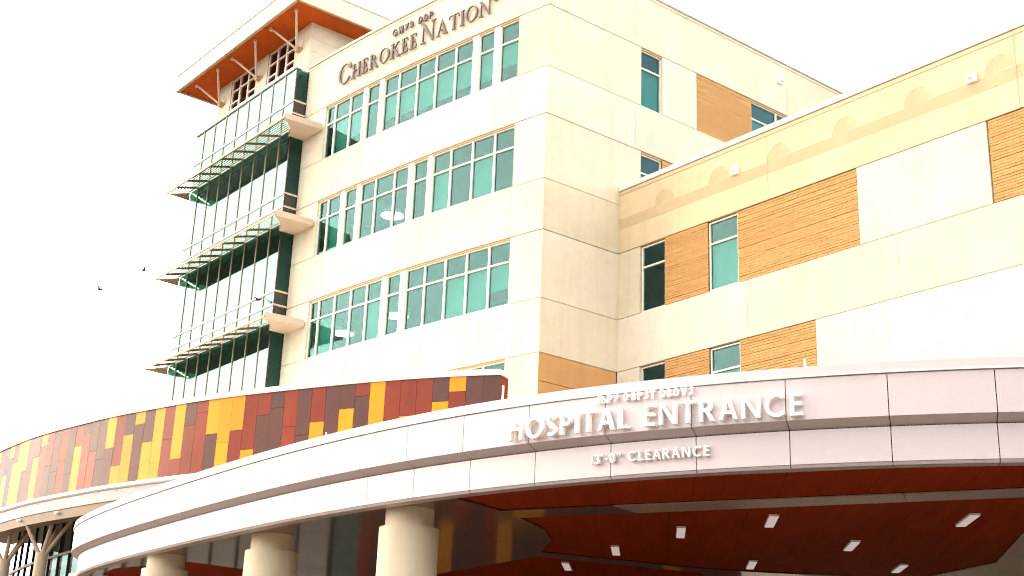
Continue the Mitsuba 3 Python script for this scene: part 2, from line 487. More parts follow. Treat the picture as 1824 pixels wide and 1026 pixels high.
for r in (0, 1):
    z0, z1 = WIN[r]
    part(HB, 'backing_wall', cbox(SIDE, sy(31.41), sy(26.86), -0.34, -0.035, z0 - 0.01, z1 + 0.01), 'mat_joint')
    part(HB, 'backing_wall', cbox(SIDE, sy(34.43), sy(32.55), -0.34, -0.035, z0 - 0.01, z1 + 0.01), 'mat_joint')
    panel(HB, SIDE, sy(31.42), sy(26.81), z0 + 0.002, z1 - 0.002)
    zt = z0 + 1.64
    window(HB, SIDE, sy(32.53), sy(31.42), z0 + 0.01, z1 - 0.06, zt, 0.0)
    part(HB, 'head_trim', cbox(SIDE, sy(32.53), sy(31.42), -0.2, -0.035, z1 - 0.06, z1 + 0.015), 'mat_head_trim')
    if r == 0:
        panel(HB, SIDE, sy(34.44), sy(32.54), z0 + 0.002, z1 - 0.002, m='mat_concrete_2')
        brickwork(HB, SIDE, sy(37.68), sy(34.46), z0, z1, m='mat_brick_y')
        for a, b in ((37.70, 39.27), (39.27, 40.8), (40.8, 42.3)):
            window(HB, SIDE, sy(b), sy(a), z0 + 0.01, z1 - 0.06, zt, 0.3)
        part(HB, 'head_trim', cbox(SIDE, sy(42.3), sy(37.70), -0.2, -0.035, z1 - 0.06, z1 + 0.015), 'mat_head_trim')
        panel(HB, SIDE, sy(46.0), sy(42.32), z0 + 0.002, z1 - 0.002)
        part(HB, 'backing_wall', cbox(SIDE, sy(46.0), sy(42.32), -0.34, -0.04, z0, z1), 'mat_joint')
    else:
        brickwork(HB, SIDE, sy(36.5), sy(32.56), z0, z1, m='mat_brick_y')
        panel(HB, SIDE, sy(46.0), sy(36.52), z0 + 0.002, z1 - 0.002)
        part(HB, 'backing_wall', cbox(SIDE, sy(46.0), sy(36.52), -0.34, -0.04, z0, z1), 'mat_joint')
for r in (2, 3):
    z0, z1 = WIN[r]
    if r == 2:
        part(HB, 'backing_wall', cbox(SIDE, sy(46.0), sy(26.86), -0.34, -0.035, z0 - 0.01, z1 + 0.01), 'mat_joint')
        panel(HB, SIDE, sy(30.45), sy(26.81), z0 + 0.002, z1 - 0.002)

# copings
for c, a, b in ((FRONT, 0.0, FRONT_END), (SIDE, sy(46.0), sy(26.81))):
    n = seg(b - a)
    part(HB, 'parapet_strip', cbox(c, a, b, -0.30, -0.01, 29.235, 29.36, n), 'mat_concrete_1', 25)
    part(HB, 'coping', prof(c, a, b, [(-0.40, 29.39), (0.045, 29.39), (0.045, 29.48), (-0.40, 29.50)], n), 'mat_coping', 25)
    part(HB, 'parapet_back', cbox(c, a, b, -0.28, -0.05, 28.9, 29.40, n), 'mat_joint', 25)

# floors and a core, seen through the glass
fp = [tuple(FRONT.at(np.array(s), np.array(-0.36))) for s in np.linspace(0.4, FRONT_END - 0.3, 14)]
foot = Polygon(fp + [(-46.3, 45.6), (SX - 0.36, 45.6)])
for (z0, z1) in SPAN[:4]:
    part(HB, 'floor_slab', slab(foot, z0 + 0.05, z1 - 0.02), 'mat_interior')
part(HB, 'core_wall', bx(-45.9, -36.2, 31.0, 31.2, 11.5, 29.0), 'mat_interior')
part(HB, 'core_wall', bx(-36.4, -36.2, 31.2, 45.0, 11.5, 29.0), 'mat_interior')
part(HB, 'roof_deck', slab(Polygon(fp + [(-46.3, 45.9), (SX - 0.36, 45.9)]), 28.7, 28.85), 'mat_interior')
part(HB, 'rear_wall', bx(-46.4, SX - 0.1, 45.7, 46.0, 1.0, 29.3), 'mat_concrete_1')
part(HB, 'left_wall', bx(-46.62, -46.35, 25.3, 45.7, 1.0, 29.3), 'mat_concrete_1')

# ------------------------------------------------------------------ the glass bay on the left
MX = [BAY_X1] + [-55.37 + 1.115 * k for k in range(7, -1, -1)] + [BAY_X0]
ms_ = [BAY_X1 - x for x in MX]                          # along BAY
SHZ = [25.9, 21.55, 17.2, 12.85]
rows = []
ztop = 29.22
for zs in SHZ:
    rows += [(zs + 1.75, ztop), (zs + 1.15, zs + 1.75), (zs, zs + 1.15)]
    ztop = zs
rows += [(8.6, 12.85)]
for a, b in zip(ms_[:-1], ms_[1:]):
    for z0, z1 in rows:
        part(HB, 'curtain_pane', sheet(BAY, a + 0.012, b - 0.012, 0, z0 + 0.012, z1 - 0.012), 'mat_wall_glass')
for s in ms_[1:-1]:
    part(HB, 'mullion', cbox(BAY, s - 0.021, s + 0.021, -0.12, 0.035, 8.6, 29.22), 'mat_mullion')
for zs in SHZ:
    for dz in (1.15, 1.75):
        part(HB, 'transom', cbox(BAY, 0, ms_[-1] + 0.0, -0.1, 0.035, zs + dz - 0.035, zs + dz + 0.035), 'mat_frame')
part(HB, 'bay_coping', bx(BAY_X0 - 0.06, BAY_X1 + 0.04, BAY_Y - 0.07, BAY_Y + 0.25, 29.22, 29.36), 'mat_coping')
# its returns: dark glass on the right, clear glass on the left
RET = Curve([(BAY_X1, BAY_Y + 0.62), (BAY_X1, BAY_Y)], True)
LRET = Curve([(BAY_X0, BAY_Y), (BAY_X0, BAY_Y + 4.5)], True)
for z0, z1 in rows:
    part(HB, 'return_pane', sheet(RET, 0.06, 0.60, 0, z0 + 0.012, z1 - 0.012), 'mat_glass' if z1 - z0 > 1.3 else 'mat_spandrel_glass')
    for k in range(3):
        part(HB, 'side_pane', sheet(LRET, 0.04 + 1.48 * k, 1.46 + 1.48 * k, 0, z0 + 0.012, z1 - 0.012), 'mat_wall_glass')
for zs in SHZ:
    for dz in (1.15, 1.75):
        part(HB, 'transom', cbox(RET, 0.04, 0.66, -0.1, 0.035, zs + dz - 0.04, zs + dz + 0.04), 'mat_eyebrow')
part(HB, 'corner_post', bx(BAY_X1 - 0.05, BAY_X1 + 0.012, BAY_Y - 0.012, BAY_Y + 0.05, 8.6, 29.22), 'mat_black')
part(HB, 'return_post', bx(BAY_X1 - 0.06, BAY_X1 + 0.02, BAY_Y + 0.56, BAY_Y + 0.66, 8.6, 29.22), 'mat_black')
for zs in SHZ:
    part(HB, 'bay_floor', bx(BAY_X0 + 0.12, BAY_X1 - 0.15, BAY_Y + 0.35, 31.0, zs + 0.25, zs + 1.05), 'mat_interior')
part(HB, 'bay_rear_wall', bx(BAY_X0 + 0.9, BAY_X1 - 0.1, 31.0, 31.2, 1.0, 29.3), 'mat_interior')
part(HB, 'bay_roof', bx(BAY_X0 + 0.04, BAY_X1 - 0.1, BAY_Y + 0.25, 31.0, 29.0, 29.2), 'mat_interior')

# sunshades: outline of a sloping grille with triangular arms, and a solid eyebrow wrapping to the wall
OUT_Y = 23.38
for zs in SHZ[:3]:
    sh = part(HB, 'sunshade', None, None)
    zo, zi = zs + 0.02, zs + 0.37
    part(sh, 'outer_edge', bar((-56.35, OUT_Y, zo + 0.03), (-45.16, OUT_Y, zo + 0.03), 0.05, 0.10), 'mat_bronze')
    part(sh, 'wall_rail', bar((-56.2, BAY_Y - 0.09, zi), (-46.66, BAY_Y - 0.09, zi), 0.05, 0.07), 'mat_coping')
    for x in MX[1:-1] + [(-46.62 + 0.5)]:
        if x > -46.7:
            continue
        part(sh, 'arm', bar((x, OUT_Y, zo + 0.01), (x, BAY_Y - 0.06, zi - 0.03), 0.055, 0.09), 'mat_arm')
    n = 6
    for k in range(n):
        t = (k + 0.6) / (n + 0.2)
        y, z = OUT_Y + (BAY_Y - 0.1 - OUT_Y) * t, zo + (zi - zo) * t + 0.03
        part(sh, 'slat', bar((-56.2 + 0.1 * 0, y, z), (-46.62 + 1.36 * (1 - t), y, z), 0.15, 0.008, up=(0, -0.60, 0.80)), 'mat_slat')
    # left end plate, a thin triangle
    v = [(-56.32, OUT_Y, zo), (-56.32, BAY_Y, zs - 0.01), (-56.32, BAY_Y, zi)]
    v = np.array(v + [(p[0] + 0.05, p[1], p[2]) for p in v])
    part(sh, 'end_plate', trimesh.Trimesh(v, [[0, 1, 2], [3, 5, 4], [0, 3, 4], [0, 4, 1], [1, 4, 5], [1, 5, 2], [2, 5, 3], [2, 3, 0]], process=False), 'mat_bronze')
    part(sh, 'eyebrow', slab([(-45.18, OUT_Y + 0.01), (-45.05, 25.10), (-46.60, 25.16), (-46.60, BAY_Y - 0.12), (-46.05, BAY_Y - 0.30)], zs + 0.0, zs + 0.26), 'mat_eyebrow')

# ------------------------------------------------------------------ penthouse and its oversailing roof
PY, PX0, PX1 = 25.3, -55.98, -47.18
PEN = Curve([(PX1, PY), (PX0, PY)], True)
PSIDE = Curve([(PX1, 38.0), (PX1, PY)], True)
PLEFT = Curve([(PX0, PY), (PX0, 38.0)], True)
PZ = 32.05
part(HB, 'penthouse_backing', join([cbox(PEN, 0.02, PX1 + 48.55 - 0.0, -0.3, -0.03, 29.2, PZ), cbox(PEN, PX1 + 51.08, PX1 + 52.22, -0.3, -0.03, 29.2, PZ), cbox(PEN, PX1 + 54.75, 8.78, -0.3, -0.03, 29.2, PZ),
                                    cbox(PSIDE, 0, 12.68, -0.3, -0.03, 29.2, PZ), cbox(PLEFT, 0.02, 12.7, -0.3, -0.03, 29.2, PZ)]), 'mat_joint')
zz = [29.2, 29.95, 30.60, 31.25, PZ - 0.005]
for z0, z1 in zip(zz[:-1], zz[1:]):
    for a, b in ((0, 1.37), (3.92, 5.04), (7.57, 8.8)):
        part(HB, 'cladding_panel', cbox(PEN, a + 0.006, b - 0.006, -0.2, 0, z0 + 0.006, z1 - 0.006), 'mat_concrete_0')
    for k in range(6):
        part(HB, 'cladding_panel', cbox(PSIDE, 12.7 - 1.75 * (k + 1) + 0.006, 12.7 - 1.75 * k - 0.006, -0.2, 0, z0 + 0.006, z1 - 0.006), f'mat_concrete_{k % 2}')
    part(HB, 'cladding_panel', cbox(PLEFT, 0.006, 12.7, -0.2, 0, z0 + 0.006, z1 - 0.006), 'mat_concrete_0')
mat('mat_dark_glass', {'type': 'thindielectric', 'int_ior': 1.5, 'specular_reflectance': {'type': 'rgb', 'value': [0.5, 0.5, 0.5]}, 'specular_transmittance': {'type': 'rgb', 'value': [0.3, 0.3, 0.3]}})
for a, b in ((1.38, 3.90), (5.05, 7.55)):
    wk = part(HB, 'terrace_window', None, None)
    w = 0.07
    third = (b - a) / 3
    fr = [cbox(PEN, a, a + w, -0.16, -0.04, 29.2, PZ - 0.03), cbox(PEN, b - w, b, -0.16, -0.04, 29.2, PZ - 0.03), cbox(PEN, a + w, b - w, -0.16, -0.04, PZ - 0.09, PZ - 0.03)]
    for k in (1, 2):
        fr.append(cbox(PEN, a + third * k - w * 0.8, a + third * k + w * 0.8, -0.16, -0.04, 29.2, PZ - 0.09))
    for k in range(3):
        for z in ((31.35, 30.72, 30.05) if k != 1 else (31.35,)):
            fr.append(cbox(PEN, a + third * k + w * 0.8, a + third * (k + 1) - w * 0.8, -0.15, -0.045, z - 0.035, z + 0.035))
    part(wk, 'frame', join(fr), 'mat_frame')
    for k in range(3):
        zs_ = [29.2, 30.05, 30.72, 31.35, PZ - 0.09] if k != 1 else [29.2, 31.35, PZ - 0.09]
        for z0, z1 in zip(zs_[:-1], zs_[1:]):
            part(wk, 'pane', sheet(PEN, a + third * k + w * 0.8, a + third * (k + 1) - w * 0.8, -0.10, z0 + 0.035, z1 - 0.035), 'mat_dark_glass')
part(HB, 'penthouse_room', bx(PX0 + 0.4, PX1 - 0.4, 29.0, 29.2, 29.2, PZ), 'mat_interior')
part(HB, 'penthouse_floor', bx(PX0, PX1, PY + 0.05, 38.0, 29.21, 29.26), 'mat_interior')

RX0, RX1, RY0, RY1 = -57.75, -45.80, 23.72, 39.0
roof = part(HB, 'roof', slab([(RX0 + 0.05, RY0 + 0.05), (RX1 - 0.05, RY0 + 0.05), (RX1 - 0.05, RY1), (RX0 + 0.05, RY1)], PZ + 0.10, 32.90), 'mat_concrete_1')
lip = 0.16
RF = Curve([(RX1, RY0), (RX0, RY0)], True)
RR = Curve([(RX1, RY1), (RX1, RY0)], True)
RL = Curve([(RX0, RY0), (RX0, RY1)], True)
for c, L in ((RF, RX1 - RX0), (RR, RY1 - RY0), (RL, RY1 - RY0)):
    n = int(round(L / 1.95))
    for k in range(n):
        a, b = L * k / n, L * (k + 1) / n
        part(roof, 'fascia_panel', prof(c, a + 0.005, b - 0.005, [(-0.06, 31.98), (0.0, 31.98), (0.0, 32.82), (-0.06, 32.82)]), 'mat_concrete_2')
    part(roof, 'edge_trim', cbox(c, 0.0 if c is not RF else 0.0, L, -0.08, 0.05, 32.835, 32.95), 'mat_coping')
    part(roof, 'soffit_border', cbox(c, lip if c is RF else 0.0, L - lip if c is not RL else L, -lip, -0.062, 31.975, 32.02), 'mat_bronze')
for k in range(5):
    x0 = RX0 + lip + (RX1 - RX0 - 2 * lip) * k / 5
    x1 = RX0 + lip + (RX1 - RX0 - 2 * lip) * (k + 1) / 5
    part(roof, 'soffit_board', bx(x0 + 0.004, x1 - 0.004, RY0 + lip, RY1 - 0.2, PZ + 0.0, PZ + 0.06), 'mat_roof_wood')
for xb in (-48.12, -51.84, -55.57):
    br = part(HB, 'roof_brace', None, None)
    base = np.array([xb, PY - 0.16, 31.0])
    part(br, 'base_bracket', join([bx(xb - 0.10, xb + 0.10, PY - 0.20, PY - 0.002, 30.88, 31.1), bx(xb - 0.05, xb + 0.32, PY - 0.06, PY - 0.003, 30.93, 31.05)]), 'mat_bronze')
    for dx in (1.42, -0.83):
        top = np.array([xb + dx, 24.2, PZ - 0.02])
        part(br, 'strut', tube(base, top, 0.060, 0.050), 'mat_eyebrow', 40)
        part(br, 'end_cap', tube(top - [0, 0, 0.10], top + [0, 0, 0.02], 0.085), 'mat_eyebrow', 40)

# ------------------------------------------------------------------ the lower wing on the right
WG = thing('hospital_wing', 'lower cream concrete wing with tan brick panels and a carved scroll frieze', 'building')


def wx(x):
    return -9.0 - x


def wpanel(x0, x1, z0, z1, m=None):
    panel(WG, WING, wx(x1), wx(x0), z0, z1, m=m)


part(WG, 'backing_wall', cbox(WING, 0, wx(SX) - 0.02, -0.34, -0.045, 18.3, 20.45), 'mat_joint')
part(WG, 'backing_wall', cbox(WING, 0, wx(SX) - 0.02, -0.34, -0.035, 13.93, 15.80), 'mat_joint')
part(WG, 'backing_wall', cbox(WING, 0, wx(SX) - 0.02, -0.34, -0.035, 1.0, 11.43), 'mat_joint')
# frieze: grooves really cut into the face of the parapet panels
lines = []
centres = [-17.2 + 2.605, -17.2, -19.82, -22.41, -24.98, -27.5, -30.05]
ZC, RAD = 19.61, [0.44, 0.38, 0.32, 0.26, 0.20, 0.14, 0.08]
for i, xc in enumerate(centres):
    nxt = centres[i - 1] if i else -9.0
    for r in RAD:
        arc = [(xc + r * math.cos(a), ZC + r * math.sin(a)) for a in np.linspace(-math.pi / 2, -2 * math.pi, 28)]
        dz = ZC - r
        reach = math.sqrt(max(RAD[0] ** 2 - r ** 2, 0))
        end = nxt - reach if i else -9.1
        lines.append(LineString([(end - 0.02, dz), (xc, dz)] + arc[1:]))
for r in RAD:
    lines.append(LineString([(centres[-1] - math.sqrt(max(RAD[0] ** 2 - r ** 2, 0)) - 0.02, ZC - r), (SX + 0.05, ZC - r)]))
groove = unary_union([l.buffer(0.0095, cap_style=2) for l in lines])
for x0, x1 in ((SX, -25.43), (-25.43, -16.70), (-16.70, -9.0)):
    face = sbox(x0 + GAP / 2, 18.28, x1 - GAP / 2, 20.47).difference(groove)
    ms = []
    for g in getattr(face, 'geoms', [face]):
        if g.area < 2e-4:
            continue
        ms.append(trimesh.creation.extrude_polygon(g, 0.022, engine='earcut'))
    m = join(ms)
    v = m.vertices.copy()
    m.vertices = np.c_[v[:, 0], WY + 0.022 - v[:, 2], v[:, 1]]
    pk = part(WG, 'precast_panel', m, 'mat_warm_concrete')
    part(WG, 'panel_core', bx(x0 + GAP / 2, x1 - GAP / 2, WY + 0.0222, WY + 0.2, 18.28, 20.47), 'mat_warm_concrete')
part(WG, 'parapet_strip', cbox(WING, 0, wx(SX) - 0.01, -0.3, -0.012, 20.50, 20.635), 'mat_warm_concrete')
for x0, x1 in ((SX + 0.01, -25.43), (-25.43, -16.70), (-16.70, -9.0)):
    part(WG, 'coping', prof(WING, wx(x1) + 0.004, wx(x0) - 0.004, [(-0.45, 20.66), (0.04, 20.66), (0.04, 20.83), (-0.45, 20.86)]), 'mat_coping')
part(WG, 'parapet_back', cbox(WING, 0, wx(SX) - 0.02, -0.28, -0.05, 20.3, 20.68), 'mat_joint')
for r, (z0, z1) in enumerate(WIN[2:]):
    xb1 = -22.07 if r == 0 else -23.79
    wpanel(SX, -31.22, z0 + 0.002, z1 - 0.002)
    part(WG, 'backing_wall', cbox(WING, wx(-31.24), wx(SX) - 0.02, -0.34, -0.035, z0, z1), 'mat_joint')
    for x0, x1, bl in ((-31.20, -30.05, None), (-28.04, -26.77, 0.0)):
        window(WG, WING, wx(x1), wx(x0), z0 + 0.01, z1 - 0.03, z0 + 1.64, bl, glass='mat_glass')
    brickwork(WG, WING, wx(-28.06), wx(-30.04), z0 - 0.0, z1 + 0.0)
    brickwork(WG, WING, wx(xb1), wx(-26.75), z0, z1)
    x2 = -17.72 if r == 0 else -9.0
    wpanel(xb1 + 0.02, x2 - 0.02, z0 + 0.002, z1 - 0.002, 'mat_concrete_0' if r == 0 else 'mat_concrete_2')
    part(WG, 'backing_wall', cbox(WING, wx(x2 - 0.03), wx(xb1 + 0.02), -0.34, -0.035, z0, z1), 'mat_joint')
    if r == 0:
        brickwork(WG, WING, wx(-9.0), wx(-17.70), z0, z1)
for x0, x1 in ((SX, -26.4), (-26.4, -20.78), (-20.78, -9.0)):
    wpanel(x0, x1, 13.92, 15.80)
wpanel(SX, -9.0, 1.0, 11.43)
wf = [(SX + 0.05, WY + 0.36), (-9.0, WY + 0.36), (-9.0, 42.0), (SX + 0.05, 42.0)]
for z0, z1 in ((18.3, 20.2), (13.93, 15.78), (11.0, 11.42)):
    part(WG, 'floor_slab', slab(wf, z0 + 0.02, z1), 'mat_interior')
part(WG, 'core_wall', bx(SX + 0.2, -9.0, 36.0, 36.2, 11.4, 18.3), 'mat_interior')
part(WG, 'end_wall', bx(-9.25, -9.0, WY + 0.1, 42.0, 1.0, 20.6), 'mat_concrete_0')
part(WG, 'room_divider', bx(-29.2, -29.05, WY + 0.4, 36.0, 11.4, 18.3), 'mat_interior')

# ------------------------------------------------------------------ the tile-clad canopy
TC = thing('tiled_canopy', 'long curved canopy clad in yellow, rust and brown panels on branching steel columns', 'canopy')
TILE = Curve([(-25.69, 20.08), (-27.25, 19.02), (-28.43, 18.36), (-31.43, 16.99), (-34.56, 15.85), (-36.30, 15.42), (-38.07, 15.02), (-39.45, 14.82), (-41.8, 14.52), (-46.24, 14.46), (-52, 14.9), (-60, 16.4)])
TZ0, TZ1, TW = 8.45, 10.50, 0.4555
cols = ['B', 'B', 'O.19R', 'B.31O', 'R', 'R.47O', 'R', 'O', 'R.17B', 'B.32O', 'B', 'R.46O', 'B.62B', 'R.49R', 'B.22B', 'R.30B', 'R.75O', 'O.47R', 'O.62O', 'O.48B', 'R.16R', 'B.32R', 'O.77R',
        'R.47R', 'O.78O', 'B.46O', 'O.18B', 'B.31O', 'R.74O', 'O.46B', 'B.60B', 'B.45R', 'B.16R', 'R.32O', 'B.72B', 'R.50R', 'B.64B', 'R.53B', 'O.18R', 'B.33O', 'B.55R', 'O.5B', 'O', 'R.3O', 'O.2B', 'B.45O', 'R', 'O.6R', 'R.4O',
        'B', 'R.5B', 'O.4R', 'B.3R', 'R.6O', 'B', 'O.5B', 'R', 'B.5O', 'R.3B', 'O', 'R', 'B', 'R.5O', 'B', 'O', 'R', 'B', 'O.5R', 'R', 'B', 'O', 'B']
import re
for i, spec in enumerate(cols):
    s0, s1 = i * TW, (i + 1) * TW
    if s1 > TILE.len - 0.2:
        break
    pieces = re.findall(r'([ORB])(\.\d+)?', spec)
    z = TZ1
    for j, (c, fr) in enumerate(pieces):
        zb = TZ1 - float(fr) * (TZ1 - TZ0) if fr else TZ0
        o = random.uniform(-0.004, 0.004)
        part(TC, 'tile_panel', cbox(TILE, s0 + 0.004, s1 - 0.004, -0.05, o, zb + 0.004, z - 0.004), f'mat_tile_{c}_{random.randint(0, 1)}')
        z = zb
TL = TILE.len - 0.3
nT = 40
part(TC, 'fascia_backing', cbox(TILE, 0.02, TL, -0.30, -0.052, TZ0 + 0.01, TZ1, nT), 'mat_gap', 30)
part(TC, 'coping', prof(TILE, -0.0, TL, [(-0.5, TZ1 + 0.004), (0.05, TZ1 + 0.004), (0.05, TZ1 + 0.15), (-0.5, TZ1 + 0.17)], nT), 'mat_white_band', 30)
# turned end of the fascia
RETN = Curve([(-25.93, 20.52), (-25.69, 20.08)], True)
Lr = RETN.len
part(TC, 'tile_panel', cbox(RETN, 0.004, Lr - 0.004, -0.05, 0.0, TZ0 + 0.004, TZ1 - 0.004), 'mat_tile_R_1')
part(TC, 'end_coping', cbox(RETN, 0.0, Lr - 0.06, -0.2, 0.04, TZ1 + 0.004, TZ1 + 0.145), 'mat_white_band')
back = [(-33.0, 26.2), (-36, 25.9), (-41, 25.2), (-46, 24.95), (-46.9, 24.25), (-62, 24.25)]
tc_front = [tuple(TILE.at(np.array(s), np.array(-0.06))) for s in np.linspace(0.05, TL, 60)]
tc_poly = Polygon(tc_front[::-1] + [(-25.98, 20.50)] + back)
part(TC, 'roof_deck', slab(tc_poly, TZ1 - 0.1, TZ1 + 0.05), 'mat_white_band')
# bright gutter roll below the tiles, cream fascia, brown ring beam, dark ceiling
part(TC, 'gutter', prof(TILE, 0.0, TL, [(-0.2, 8.28), (0.05, 8.28), (0.10, 8.32), (0.10, 8.40), (0.04, 8.435), (-0.2, 8.435)], nT), 'mat_white_band', 30)
part(TC, 'lower_fascia', prof(TILE, 0.0, TL, [(-0.4, 7.96), (-0.03, 7.96), (0.02, 8.27), (-0.4, 8.27)], nT), 'mat_silver', 30)
part(TC, 'ring_beam', cbox(TILE, 0.0, TL, -0.50, -0.06, 7.66, 7.95, nT), 'mat_ring_beam', 30)
for k in range(8, 60):
    s = k * 0.9115
    if s < TL:
        part(TC, 'weep_hole', tube(np.r_[TILE.at(np.array(s), np.array(-0.01)), 8.235], np.r_[TILE.at(np.array(s), np.array(0.024)), 8.235], 0.022, n=8), 'mat_bronze')
tc_in = [tuple(TILE.at(np.array(s), np.array(-0.45))) for s in np.linspace(0.05, TL, 60)]
part(TC, 'ceiling', slab(Polygon(tc_in[::-1] + [(-26.1, 20.55)] + back), 9.30, 9.40), 'mat_ring_beam')
for s in (16.0, 18.6, 21.2):
    p = TILE.at(np.array(s), np.array(-0.04))
    part(TC, 'beam_light', tube(np.r_[p, 7.86], np.r_[TILE.at(np.array(s), np.array(0.06)), 7.84], 0.05, n=10), 'mat_white')

# branching steel columns under it
trees = [('branching tan steel column nearest the rounded canopy end', -42.41, 15.06, 6.74, [(-42.75, 14.55, 7.7), (-41.75, 15.05, 7.95), (-41.55, 15.6, 7.95), (-42.9, 15.7, 7.95)]),
         ('branching tan steel column at the left edge of the picture', -45.88, 15.08, 6.81, [(-46.6, 14.7, 7.7), (-45.4, 15.0, 7.95), (-45.2, 15.6, 7.95), (-46.3, 15.8, 7.95)])]
for lab, x, y, z, tops in trees:
    t = thing('branching_column', lab, 'column', 'steel columns under the tiled canopy')
    part(t, 'trunk', tube((x, y, 1.0), (x, y, z + 0.1), 0.21, 0.19, 20), 'mat_tan_steel', 40)
    for tp in tops:
        part(t, 'branch', tube((x + (tp[0] - x) * 0.05, y + (tp[1] - y) * 0.05, z - 0.05), tp, 0.075, 0.055, 12), 'mat_tan_steel', 40)

# the glazed lobby front behind them
LB = thing('lobby_glazing', 'tall glazed lobby front with slim mullions under the tiled canopy', 'glass wall')
LOB = TILE.offset(-3.2)
s = 6.0
while s < LOB.len - 3.0:
    for z0, z1 in ((1.1, 4.0), (4.0, 7.55), (7.55, 9.28)):
        part(LB, 'pane', sheet(LOB, s + 0.03, s + 1.17, 0.0, z0 + 0.03, z1 - 0.03), 'mat_lobby_glass')
    part(LB, 'mullion', cbox(LOB, s - 0.03, s + 0.03, -0.12, 0.05, 1.1, 9.29), 'mat_black')
    s += 1.2
part(LB, 'transom', cbox(LOB, 6.0, s, -0.08, 0.06, 7.51, 7.59, 30), 'mat_coping', 30)
part(LB, 'transom', cbox(LOB, 6.0, s, -0.08, 0.045, 3.97, 4.03, 30), 'mat_black', 30)
part(LB, 'lobby_back', cbox(LOB, 6.0, s, -4.2, -4.0, 1.1, 9.29, 30), 'mat_interior')

# ground-floor entrance wall with the same panels, behind the drive
EV = thing('entrance_wall', 'ground floor entrance wall in rust, brown and yellow panels behind the drive', 'wall')
EVC = Curve([(-21.0, 23.6), (-26.0, 21.4), (-31.5, 19.6)])
i, s = 0, 0.0
evcol = 'BRBBORRBBRBOOBRBRBBRORBBRRB'
while s < EVC.len - 0.5:
    part(EV, 'tile_panel', cbox(EVC, s + 0.004, s + TW - 0.004, -0.05, 0, 1.05, 3.1), f'mat_tile_{evcol[i % len(evcol)]}_0')
    part(EV, 'tile_panel', cbox(EVC, s + 0.004, s + TW - 0.004, -0.05, 0, 3.108, 5.08), f'mat_tile_{evcol[(i * 2 + 5) % len(evcol)]}_1')
    s += TW
    i += 1
part(EV, 'backing', cbox(EVC, 0, s, -0.3, -0.052, 1.05, 5.09, 10), 'mat_gap')

# ------------------------------------------------------------------ the entrance canopy in front
EC = thing('entrance_canopy', 'sweeping silver metal entrance canopy with wood lined underside', 'canopy')
_m = np.array([(-5.823, 9.734), (-6.53, 9.274), (-7.258, 8.853), (-8.004, 8.475), (-8.791, 8.193), (-9.563, 7.945), (-10.363, 7.774), (-11.157, 7.647), (-11.884, 7.561), (-12.586, 7.52), (-13.471, 7.55), (-14.176, 7.53), (-14.9, 7.53), (-16.229, 7.57), (-17.616, 7.65), (-19.811, 7.9), (-21.137, 8.101)]) * 1.483
_c = np.polyfit(_m[:, 0], _m[:, 1], 5)
KP = [(-2.5, 20.6), (-5.2, 17.75)] + [(x, float(np.polyval(_c, x))) for x in np.linspace(-8.6, -31, 24)] + [(-32.2, 12.35), (-33.3, 13.1), (-33.9, 14.2), (-33.9, 16)]
K = Curve(KP)
J = [0.02, 1.26, 2.50, 3.74, 4.98, 6.22, 7.465, 8.71, 9.96, 11.21, 12.45, 13.69, 14.92, 16.12, 17.30, 18.42, 19.47, 20.55, 21.69, 22.8, 23.9, 25.0, 26.1, 27.2, 28.3, 29.4, 30.5, 31.6, 32.7, 33.8, 34.6]
J = [j for j in J if j < K.len - 0.1] + [K.len - 0.02]
ZB, ZL, ZU0, ZU1, UO = 5.10, 5.535, 5.63, 6.165, 0.18
g = 0.006
for a, b in zip(J[:-1], J[1:]):
    n = seg(b - a, 0.32)
    part(EC, 'lower_panel', prof(K, a + g, b - g, [(-0.06, ZB), (0.0, ZB), (0.0, ZL), (-0.06, ZL)], n), 'mat_silver', 20)
    part(EC, 'recess_panel', prof(K, a + g, b - g, [(-0.02, ZL + 0.012), (UO - 0.012, ZU0 - 0.004), (UO - 0.012, ZU0 + 0.05), (-0.02, ZL + 0.08)], n), 'mat_silver', 20)
    part(EC, 'upper_panel', prof(K, a + g, b - g, [(UO - 0.06, ZU0), (UO, ZU0), (UO, ZU1), (UO - 0.06, ZU1)], n), 'mat_silver', 20)
    part(EC, 'lip', prof(K, a + g, b - g, [(-0.22, ZB - 0.045), (-0.02, ZB - 0.045), (0.004, ZB - 0.008), (-0.22, ZB - 0.008)], n), 'mat_silver', 20)
nk = 80
part(EC, 'fascia_backing', join([cbox(K, 0, K.len, -0.2, -0.062, ZB, ZL + 0.1, nk), cbox(K, 0, K.len, -0.0, UO - 0.062, ZU0 + 0.06, ZU1 + 0.05, nk)]), 'mat_gap', 20)
part(EC, 'cap_lip', cbox(K, 0, K.len, 0.0, UO + 0.032, ZU1 + 0.012, ZU1 + 0.034, nk), 'mat_white', 20)
part(EC, 'cap', prof(K, 0, K.len, [(-0.3, ZU1 + 0.036), (UO + 0.02, ZU1 + 0.036), (UO + 0.015, ZU1 + 0.15), (-0.3, ZU1 + 0.17)], nk), 'mat_silver', 20)
kin = [tuple(K.at(np.array(s), np.array(-0.21))) for s in np.linspace(0.0, K.len, 120)]
ec_poly = Polygon(kin + [(-33.7, 19.0), (-31.8, 19.4), (-26.0, 21.2), (-21.0, 23.4), (-21.0, 29.5), (-2.5, 29.5)]).buffer(0)
part(EC, 'roof_deck', slab(Polygon([tuple(K.at(np.array(s), np.array(-0.1))) for s in np.linspace(0.0, K.len, 120)] + [(-33.7, 19.0), (-31.8, 19.4), (-26.0, 21.2), (-21.0, 23.4), (-21.0, 29.5), (-2.5, 29.5)]).buffer(0), 6.2, 6.28), 'mat_soffit_matte')
